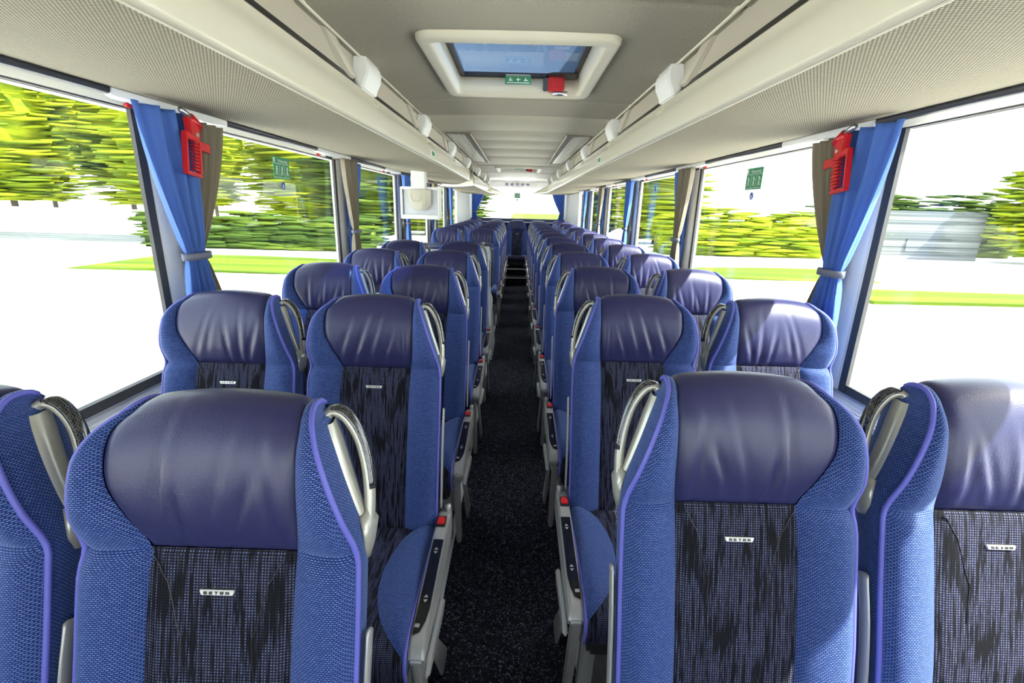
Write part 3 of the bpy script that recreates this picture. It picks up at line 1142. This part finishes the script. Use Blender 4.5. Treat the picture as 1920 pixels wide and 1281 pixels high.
RT = [.787 + .8 * i for i in range(12)]
LT = [.633] + [1.462 + .8 * i for i in range(4)]
LT2 = [1.462 + .8 * i for i in range(6, 11)]
for i, T in enumerate(RT):
    for a in (1, 0):
        seat(XA if a else XW, T, -1, bool(a), i > 3, words('right', a, i), 'coach seats right of the aisle', i % 2)
for i, T in enumerate(LT):
    for a in (1, 0):
        seat((-XA if a else -XW) + (.012 if i == 0 else 0), T, 1, bool(a), i > 3, words('left', a, i), 'coach seats left of the aisle', i % 2)
for i, T in enumerate(LT2):
    for a in (1, 0):
        seat(-XA if a else -XW, T, 1, bool(a), True, 'blue coach seat behind the middle door, left side, %s place, %s row after the partition' % ('aisle' if a else 'window', NOW[i]),
             'coach seats behind the middle door', i % 2)
BT = 10.33
for x, w in ((-XW, 'at the left window end'), (-.435, 'left of the middle seat'), (0, 'in the middle, facing straight down the aisle'), (.435, 'right of the middle seat'), (XW, 'at the right window end')):
    o = seat(x, BT, -1 if x > 0 else 1, False, True, 'blue rear bench seat %s' % w, 'rear bench seats', 0, True)

# ------------------------------------------------------------------ curtains


def curtain(s, y0, y1, t0, t1, b0, b1, mat, x, label, nf=5, strap=None, phase=0., zt=1.874, bow=0., group='tied window curtains'):
    nu, nv = nf * 8 + 1, 44
    v = []
    ZTIE, ZB = 1.40, .97
    for i in range(nu):
        u = i / (nu - 1)
        for j in range(nv):
            q = j / (nv - 1)
            z = zt + (ZB - zt) * q
            if z > ZTIE:
                k = (zt - z) / (zt - ZTIE)
                e = k ** 1.55 * .75 + .25 * k
                ya, yb_ = y0 + (t0 - y0) * e, y1 + (t1 - y1) * e
                A = .026 * (1 - k) + .018 * k
            else:
                k = (ZTIE - z) / (ZTIE - ZB)
                e = 1 - (1 - k) ** 1.8
                ya, yb_ = t0 + (b0 - t0) * e, t1 + (b1 - t1) * e
                A = .018 + .012 * k
            y = ya + (yb_ - ya) * u
            d = abs(z - ZTIE)
            squeeze = 1 - .45 * math.exp(-(d / .03) ** 2)
            ph = phase + 2 * math.pi * nf * u + .5 * math.sin(5 * z + 2 * u)
            xx = x - A * squeeze * (.75 * math.sin(ph) + .3 * math.sin(2.3 * ph + 1)) + bow * math.sin(q * math.pi)
            v.append((s * xx, y + .006 * math.cos(ph), z))
    o = mk('curtain', v, grid_faces(nu, nv, s > 0), mat, None, True)
    sm = o.modifiers.new('thick', 'SOLIDIFY')
    sm.thickness = .002
    tag(o, label, 'curtain', group)
    if strap:
        P = []
        a, b_ = strap
        for k in range(20):
            an = 2 * math.pi * k / 20
            P.append((s * (x - .004 + .026 * math.cos(an)), (a + b_) / 2 + ((b_ - a) / 2 + .006) * math.sin(an), ZTIE))
        vv = []
        for q in P:
            vv += [(q[0], q[1], ZTIE - .012), (q[0], q[1], ZTIE + .012)]
        f = [(2 * k, 2 * ((k + 1) % 20), 2 * ((k + 1) % 20) + 1, 2 * k + 1) for k in range(20)]
        st = mk('tieback', vv, f, 'strap', o, True)
        st.modifiers.new('thick', 'SOLIDIFY').thickness = .003
    return o


PN = ['nearest', 'second', 'third', 'fourth', 'fifth']
for s, side in ((-1, 'left'), (1, 'right')):
    # blue hangs on the near side at odd pillars, taupe at even ones
    for i, (py, blue_near) in enumerate(zip(PIL[2:7], (True, False, True, False, True))):
        if s > 0 and i == 2:
            blue_near = True
        near = ('blue', 'cur_blue') if blue_near else ('taupe', 'cur_taupe')
        far = ('taupe', 'cur_taupe') if blue_near else ('blue', 'cur_blue')
        d = py - 1.66
        xn, xf = (1.140, 1.203)
        curtain(s, 1.505 + d, 1.80 + d, 1.650 + d, 1.745 + d, 1.60 + d, 1.80 + d, near[1], xn,
                '%s curtain tied to the %s pillar on the %s, in front of the %s one' % (near[0], PN[i], side, far[0]),
                4, (1.640 + d, 1.765 + d), .4 * i)
        curtain(s, 1.78 + d, 2.06 + d, 1.755 + d, 1.835 + d, 1.78 + d, 1.95 + d, far[1], xf,
                '%s curtain tied to the %s pillar on the %s, behind the %s one' % (far[0], PN[i], side, near[0]), 4, None, 1 + .5 * i)

# rear window curtains
for s, side in ((-1, 'left'), (1, 'right')):
    v = []
    nu, nv = 33, 30
    for i in range(nu):
        u = i / (nu - 1)
        for j in range(nv):
            q = j / (nv - 1)
            z = 1.90 - .60 * q
            k = min(1, q / .72)
            e = k ** 1.3
            xa, xb = 1.00, .72 + .19 * e
            if q > .72:
                xb -= .05 * (q - .72) / .28
            x = xa + (xb - xa) * u
            y = 10.62 + .016 * math.sin(2 * math.pi * 5 * u + 3 * q)
            v.append((s * x, y, z))
    o = mk('curtain', v, grid_faces(nu, nv, s < 0), 'cur_blue', None, True)
    o.modifiers.new('thick', 'SOLIDIFY').thickness = .002
    tag(o, 'blue curtain tied back at the %s edge of the rear window' % side, 'curtain', 'rear window curtains')
    MB().box(*sorted((s * .895, s * 1.0)), 10.595, 10.645, 1.455, 1.475).build('tieback', 'strap', o)

# ------------------------------------------------------------------ emergency hammers
for s, side in ((-1, 'left'), (1, 'right')):
    r = empty('emergency_hammer', (s * 1.098, 1.690, 1.682))
    tilt = math.radians(-9)
    hb = MB()
    # ladder-like grip frame
    hb.box(-.008, .008, -.034, -.022, 0, .105)
    hb.box(-.008, .008, -.034, .036, -.010, .002)
    hb.box(-.008, .008, -.034, .030, .098, .118)
    hb = hb.build('grip_frame', 'red', r, bevel=.003)
    MB().box(-.004, .010, .020, .034, 0, .10).build('grip_spine', 'red', hb, bevel=.003)
    tb = MB().box(-.008, .008, .004, .036, -.003, .003).build('grip_tooth', 'red', hb, bevel=.0015)
    for k in range(9):
        o = tb if k == 0 else tb.copy()
        if k:
            C.objects.link(o)
            o.parent = hb
        o.location = (0, 0, .012 + .0105 * k)
    MB().prism([(-.012, .11), (.034, .11), (.024, .158), (-.022, .165)], -.010, .010, 'x').build('neck', 'red', r, bevel=.004)
    hd_ = MB().tube([(0, -.005, .165), (0, .035, .148)], .015, 10).build('hammer_head', 'red', r, smooth=True)
    MB().tube([(0, -.006, .166), (0, -.040, .178)], [.010, .008], 8).build('steel_tip', 'steel', hd_, smooth=True)
    MB().box(-.002, .002, .03, .085, .078, .108).build('tag_plate', 'red', r, bevel=.004)
    MB().tube([(-s * .009, .012, .118), (-s * .013, .012, .118)], .006, 10).build('rivet', 'steel', r)
    r.rotation_euler = (tilt, 0, 0)
    r.scale = (1.15, 1.15, 1.08)
    tag(r, 'red emergency hammer hanging by the curtain at the nearest %s pillar' % side, 'hammer', 'emergency hammers')

# ------------------------------------------------------------------ window stickers


def text_mesh(txt, size):
    cu = bpy.data.curves.new('t', 'FONT')
    cu.body = txt
    cu.size = size
    cu.align_x = 'CENTER'
    o = bpy.data.objects.new('t', cu)
    C.objects.link(o)
    dg = bpy.context.evaluated_depsgraph_get()
    me = bpy.data.meshes.new_from_object(o.evaluated_get(dg))
    bpy.data.objects.remove(o)
    return me


NOTA = text_mesh('Notausstieg', .022)


def exit_sticker(loc, rz, w, label):
    """green pictogram plate facing local -y"""
    r = empty('exit_sticker', loc, rz)
    pl = MB().box(-w / 2, w / 2, -.001, .001, -.055, .055).build('plate', 'green', r)
    me = NOTA.copy()
    me.materials.clear()
    me.materials.append(MT['white_mark'])
    t_ = bpy.data.objects.new('lettering', me)
    C.objects.link(t_)
    t_.parent = pl
    t_.location = (.015, -.0016, .030)
    t_.rotation_euler = (math.pi / 2, 0, 0)
    q = MB()
    for a in ((-.055 - .002, -.055, 0), (.055, .057, 0)):
        pass
    q.box(-w / 2 + .002, w / 2 - .002, -.0014, -.001, .0215, .0235)
    q.box(-w / 2 + .002, w / 2 - .002, -.0014, -.001, -.048, -.046)
    for x in (-w / 6, w / 6):
        q.box(x - .0008, x + .0008, -.0014, -.001, -.044, .020)
    q.box(-w / 2 + .006, -w / 2 + .018, -.0014, -.001, .028, .050)
    q.build('rule_lines', 'white_mark', pl)
    for k in (-1, 0, 1):       # three running figures
        x = k * w / 3
        g = MB()
        g.tube([(x - .002, -.0012, .006), (x + .002, -.0012, .006)], .0045, 8)
        g.box(x - .004, x + .003, -.0015, -.001, -.016, .002)
        g.prism([(x - .004, -.015), (x, -.015), (x - .008 + .003 * k, -.036), (x - .012 + .003 * k, -.036)], -.0015, -.001)
        g.prism([(x, -.015), (x + .003, -.013), (x + .011, -.034), (x + .007, -.036)], -.0015, -.001)
        g.prism([(x + .002, .0), (x + .002, -.004), (x + .014, -.006 + .004 * k), (x + .014, -.003 + .004 * k)], -.0015, -.001)
        g.build('pictogram', 'white_mark', pl)
    disc = MB().tube([(0, -.001, -.088), (0, .001, -.088)], .020, 20).build('round_sticker', 'blue_sign', r)
    g = MB().box(-.004, .004, -.0015, -.001, -.094, -.084)
    g.box(-.008, .008, -.0015, -.001, -.1, -.096)
    g.build('round_mark', 'white_mark', disc)
    return tag(r, label, 'sign', 'emergency exit stickers')


exit_sticker((-1.258, 2.665, 1.762), math.radians(90), .175, 'green emergency exit sticker on the second left side window')
exit_sticker((1.258, 2.655, 1.772), math.radians(-90), .175, 'green emergency exit sticker on the second right side window')
exit_sticker((-.02, Y1 - .002, 1.822), 0, .125, 'green emergency exit sticker in the middle of the rear window')
for s, side, y in ((-1, 'left', 4.49), (1, 'right', 4.54)):
    d = MB().tube([(s * 1.258, y, 1.785), (s * 1.261, y, 1.785)], .026, 20).build('round_sticker', 'blue_sign')
    tag(d, 'round blue sticker high on the third %s side window' % side, 'sticker', 'round window stickers')

# ------------------------------------------------------------------ monitor
mon = empty('ceiling_monitor', (-.872, 4.45, 1.61))
MB().prism([(-.155, -.125), (.155, -.125), (.155, .135), (-.155, .135)], -.01, .085).build('housing', 'screen_back', mon, bevel=.006)
for nm, P in (('frame_bar', [(-.18, .135), (.175, .135), (.155, .112), (-.16, .112)]), ('frame_bar', [(-.18, -.145), (.175, -.145), (.155, -.108), (-.16, -.108)]),
              ('frame_bar', [(-.18, .135), (-.16, .112), (-.16, -.108), (-.18, -.145)]), ('frame_bar', [(.175, .135), (.155, .112), (.155, -.108), (.175, -.145)])):
    MB().prism(P, -.03, .09).build(nm, 'white', mon, bevel=.004)
mb_ = MB()
mb_.add([(-.115, -.03, .11), (.105, -.03, .11), (.10, -.03, -.02), (.055, -.03, -.068), (-.055, -.03, -.068), (-.09, -.03, -.02),
         (-.105, -.075, .112), (.045, -.075, .112), (.04, -.075, -.03), (.02, -.07, -.060), (-.045, -.07, -.060), (-.075, -.075, -.03)],
        [(0, 1, 7, 6), (1, 2, 8, 7), (2, 3, 9, 8), (3, 4, 10, 9), (4, 5, 11, 10), (5, 0, 6, 11), (6, 7, 8, 9, 10, 11), (5, 4, 3, 2, 1, 0)])
bl = mb_.build('hinge_cover', 'cream2', mon, bevel=.006)
MB().tube(curve([(-.075, -.077, .075), (-.066, -.077, .03), (-.045, -.077, .012), (.0, -.077, .012), (.015, -.077, .03), (.022, -.077, .075)], 18), .0014, 5).build('cover_groove', 'flap', bl)
MB().box(-.075, .055, -.05, .02, .105, .285).build('hanger', 'white', mon, bevel=.008)
tag(mon, 'silver framed flip down monitor hanging under the left luggage rack', 'monitor')

# ------------------------------------------------------------------ middle door partition and aisle panel
pt = empty('partition', (-.75, 5.1, FL))
MB().box(-.46, .40, -.015, .015, .0, 1.02).build('board', 'grey', pt, bevel=.006)
MB().tube([(-.46, 0, 1.04), (.40, 0, 1.04)], .05, 12, r2=.035, ref=(0, 1, 0)).build('padded_rail', 'pad', pt, smooth=True)
tag(pt, 'grey cross partition with dark padded top rail at the middle door', 'partition')
pan = empty('stair_panel', (-.25, 4.72, FL))
out = [(-.30, 0), (.36, 0), (.36, .62), (.24, .98), (.06, 1.08), (-.16, .98), (-.22, .60)]
v = []
for k, (y, z) in enumerate(out):
    fl = .055 * max(0, 1 - z / .62)
    v.append((fl - .012, y, z))
for k, (y, z) in enumerate(out):
    fl = .055 * max(0, 1 - z / .62)
    v.append((-.11, y, z))
n = len(out)
q = MB().add(v, [(i, (i + 1) % n, n + (i + 1) % n, n + i) for i in range(n)] + [(0, 1, 2, 6), (6, 2, 3, 5), (5, 3, 4), (7, 13, 9, 8), (13, 12, 10, 9), (12, 11, 10)])
po = q.build('board', 'grey', pan, bevel=.004)
MB().box(-.012, -.0105, -.06, .10, .66, .93).build('recess', 'dark_strip', pan)
MB().tube(curve([(-.006, .10, .42), (.012, .12, .46), (.012, .14, .54), (-.004, .15, .58)], 10), .007, 8).build('pull_handle', 'white', pan, smooth=True)
tag(pan, 'light grey stairwell side panel beside the aisle at the middle door', 'panel')
bn = empty('waste_bin', (-.33, 5.42, FL))
MB().prism([(-.07, -.09), (.06, -.09), (.075, -.06), (.075, .06), (.06, .09), (-.07, .09)], .55, 1.02, 'z').build('body', 'dark_strip', bn, bevel=.02, seg=3)
MB().prism([(-.07, -.09), (.06, -.09), (.07, .0), (.06, .09), (-.07, .09)], 1.02, 1.06, 'z').build('lid', 'pad', bn, bevel=.015, seg=3)
MB().box(-.055, -.02, -.1, .0, 1.05, 1.075).build('lid_catch', 'silver', bn, bevel=.004)
MB().box(-.05, .03, -.05, .05, .0, .56).build('stand', 'black', bn, bevel=.005)
tag(bn, 'dark waste bin with rounded lid on top of the stairwell panel', 'bin')

# ------------------------------------------------------------------ outside
GZ = -1.5
M = MT['concrete'] = new_mat('pale_concrete', rough=.9)
t, p = nt(M)
n1 = noise(t, coords(t, (.02, .6, 1)), 1.2, 4)
t.links.new(ramp(t, n1, [(.3, (.60, .60, .58)), (.7, (.74, .73, .70))]), p.inputs['Base Color'])


def streak(name, stops, sc=(.03, .3, 2.2), det=4):
    M = MT[name] = new_mat(name, rough=.9, spec=.1)
    t, p = nt(M)
    n1 = noise(t, coords(t, sc), 1.6, det, .62)
    t.links.new(ramp(t, n1, stops), p.inputs['Base Color'])


streak('grass', [(.3, (.035, .065, .006)), (.5, (.075, .12, .008)), (.7, (.13, .165, .012))], (.03, .5, 1))
streak('leaf_light', [(.28, (.03, .06, .010)), (.42, (.12, .18, .012)), (.58, (.25, .29, .013)), (.75, (.36, .38, .028))], (.05, .4, 1.3))
streak('leaf_dark', [(.3, (.014, .028, .009)), (.5, (.045, .08, .012)), (.68, (.11, .15, .015)), (.8, (.20, .22, .025))], (.05, .4, 1.3))
streak('grey_wall', [(.3, (.05, .06, .06)), (.5, (.12, .135, .135)), (.7, (.28, .28, .28))], (.02, .3, 3.5))
MT['bark'] = new_mat('bark', (.05, .04, .03), .9)

g = struct(MB().box(-220, 220, -120, 260, GZ - .2, GZ).build('ground', 'concrete'), 'pale sunlit concrete yard outside the coach')


def lawn(x0, x1, y0, y1, label):
    o = MB()
    n = 12
    top = []
    for k in range(n + 1):
        a = k / n
        top.append((x0 + (x1 - x0) * a, y0 + .5 * math.sin(5 * a + x0)))
    for k in range(n + 1):
        a = 1 - k / n
        top.append((x0 + (x1 - x0) * a, y1 + .6 * math.sin(4 * a + x1)))
    o.prism(top, GZ, GZ + .12, 'z')
    o = o.build('lawn', 'grass')
    MB().box(x0, x1, y0 - .9, y0 - .7, GZ, GZ + .18).build('kerb', 'concrete', o)
    return tag(o, label, 'lawn', 'lawns around the yard')


lawn(-19, -6, 19.8, 25.5, 'green grass island seen through the second left window')
lawn(6.5, 17, 22.0, 26.5, 'green grass island seen through the second right window')
lawn(13, 60, 16.8, 20.2, 'narrow grass strip seen through the nearest right window')
lawn(-2, 22, 75, 220, 'wide meadow seen through the rear window')


def tree(x, y, h, wx, wy, base, mat, label, seed, group='trees beyond the yard'):
    r = empty('tree', (x, y, GZ))
    rs = random.Random(seed)
    bm = bmesh.new()
    for k in range(560):
        # flat leafy sprays, long in the direction the yard runs
        an, ra = rs.uniform(0, 2 * math.pi), rs.uniform(0, 1) ** .5
        hz = rs.uniform(-1, 1)
        wdt = (1 - abs(hz) ** 2.2) ** .5
        cx, cy = ra * math.cos(an) * wx * wdt, ra * math.sin(an) * wy * wdt
        czz = (base + h) / 2 + hz * (h - base) / 2
        sc = rs.uniform(.6, 1.3)
        mm = Matrix.Translation((cx, cy, czz)) @ Matrix.Rotation(rs.uniform(-.08, .08), 4, 'Y') @ Matrix.Diagonal((2.0 * sc, .55 * sc, .115 * sc, 1))
        bmesh.ops.create_icosphere(bm, subdivisions=1, radius=1, matrix=mm)
    bmesh.ops.create_icosphere(bm, subdivisions=3, radius=1, matrix=Matrix.Translation((0, 0, (base + h) / 2)) @ Matrix.Diagonal((wx * .8, wy * .8, (h - base) * .42, 1)))
    me = bpy.data.meshes.new('crown')
    bm.to_mesh(me)
    bm.free()
    me.polygons.foreach_set('use_smooth', [True] * len(me.polygons))
    me.materials.append(MT[mat])
    o = bpy.data.objects.new('crown', me)
    C.objects.link(o)
    o.parent = r
    MB().tube([(0, 0, 0), (0, 0, base + .4 * (h - base))], [.25, .15], 8).build('trunk', 'bark', r, smooth=True)
    return tag(r, label, 'tree', group)


def hedge(x0, x1, y, h, d, mat, label, seed):
    rs = random.Random(seed + 50)
    bm = bmesh.new()
    L = x1 - x0
    for k in range(int(L * 34)):
        x = rs.uniform(-L / 2, L / 2)
        top = h * (1 + .13 * math.sin(x * .9 + seed) + .08 * math.sin(x * 2.3 + 2 * seed))
        z = rs.uniform(.03, 1) ** .8 * top
        yy = rs.choice((-1, -1, -1, 1)) * d * rs.uniform(.75, 1.05) if z < top * .85 else rs.uniform(-d, d)
        sc = rs.uniform(.6, 1.3)
        mm = Matrix.Translation((x, yy, z)) @ Matrix.Diagonal((1.1 * sc, .3 * sc, .10 * sc, 1))
        bmesh.ops.create_icosphere(bm, subdivisions=1, radius=1, matrix=mm)
    bmesh.ops.create_cube(bm, size=1, matrix=Matrix.Translation((0, 0, h * .40)) @ Matrix.Diagonal((L, d * 1.6, h * .8, 1)))
    me = bpy.data.meshes.new('hedge')
    bm.to_mesh(me)
    bm.free()
    me.polygons.foreach_set('use_smooth', [True] * len(me.polygons))
    me.materials.append(MT[mat])
    o = bpy.data.objects.new('hedge', me)
    C.objects.link(o)
    o.location = ((x0 + x1) / 2, y, GZ)
    return tag(o, label, 'hedge', 'hedges beyond the yard')


tree(-39.5, 38, 15.0, 4.6, 3, 2.6, 'leaf_light', 'tall bright green tree at the left edge of the nearest left window', 1)
tree(-38, 48, 16.5, 5.2, 3, 2.4, 'leaf_light', 'tall yellow green tree in the middle of the nearest left window', 2)
tree(-27, 38, 12.0, 3.8, 3, 2.2, 'leaf_light', 'yellow green tree behind the nearest left curtain', 3)
tree(-19.5, 46, 11, 4.4, 3, .6, 'leaf_light', 'yellow green tree at the left part of the second left window', 4)
tree(-12, 37, 8.6, 3.1, 2.6, .4, 'leaf_dark', 'darker green tree low in the second left window', 5)
tree(-9.4, 50, 9.5, 2.8, 2.6, .5, 'leaf_light', 'green tree in the third left window', 6)
tree(-6.6, 58, 9.5, 2.6, 2.6, .5, 'leaf_dark', 'green tree behind the hanging monitor', 10)
tree(-41, 66, 19, 6.0, 3, 2.2, 'leaf_light', 'far pale green tree filling the gap in the nearest left window', 12)
tree(-25.5, 57, 15, 5.0, 3, 1.2, 'leaf_light', 'far bright green tree beside the nearest left taupe curtain', 13)
tree(-15.5, 63, 12.5, 4.4, 3, .8, 'leaf_light', 'far bright green tree above the hedge in the second left window', 14)
tree(-52.5, 55, 20, 4.6, 3, 2.4, 'leaf_light', 'tall yellow green tree between the first two trees on the left', 15)
hedge(-24.0, -9.5, 31.5, 2.0, 1.0, 'leaf_dark', 'dark hedge low in the second left window', 2)
hedge(10.5, 22, 36, 3.0, 1.5, 'leaf_light', 'bright green hedge seen through the second right window', 3)
hedge(25, 40, 40.5, 4.6, 1.4, 'leaf_dark', 'dark green hedge behind the grey wall in the nearest right window', 4)
tree(37.5, 34.8, 7.0, 2.6, 1.6, .6, 'leaf_light', 'rounded green tree at the right edge of the photo', 7)
tree(13.0, 46, 9.5, 3.2, 3, .5, 'leaf_light', 'bright green tree seen through the third right window', 8)
tree(8.8, 56, 9.5, 2.8, 3, .5, 'leaf_dark', 'green tree seen through the far right windows', 9)
wl = MB().box(24, 34.5, 36.3, 36.8, GZ, GZ + 3.5)
wl.box(24, 27, 36.2, 36.3, GZ + .6, GZ + 1.5)
wl.box(29, 33, 36.2, 36.3, GZ + .6, GZ + 1.5)
wl = wl.build('yard_wall', 'grey_wall')
tag(wl, 'long grey wall behind the lawn in the nearest right window', 'wall')
wl = MB().box(-60, -25, 33.2, 33.6, GZ, GZ + 2.2).build('yard_wall', 'concrete')
MB().box(-60, -25, 33.0, 33.2, GZ, GZ + .5).build('plinth', 'grey_wall', wl)
tag(wl, 'low pale wall below the trees on the left', 'wall')
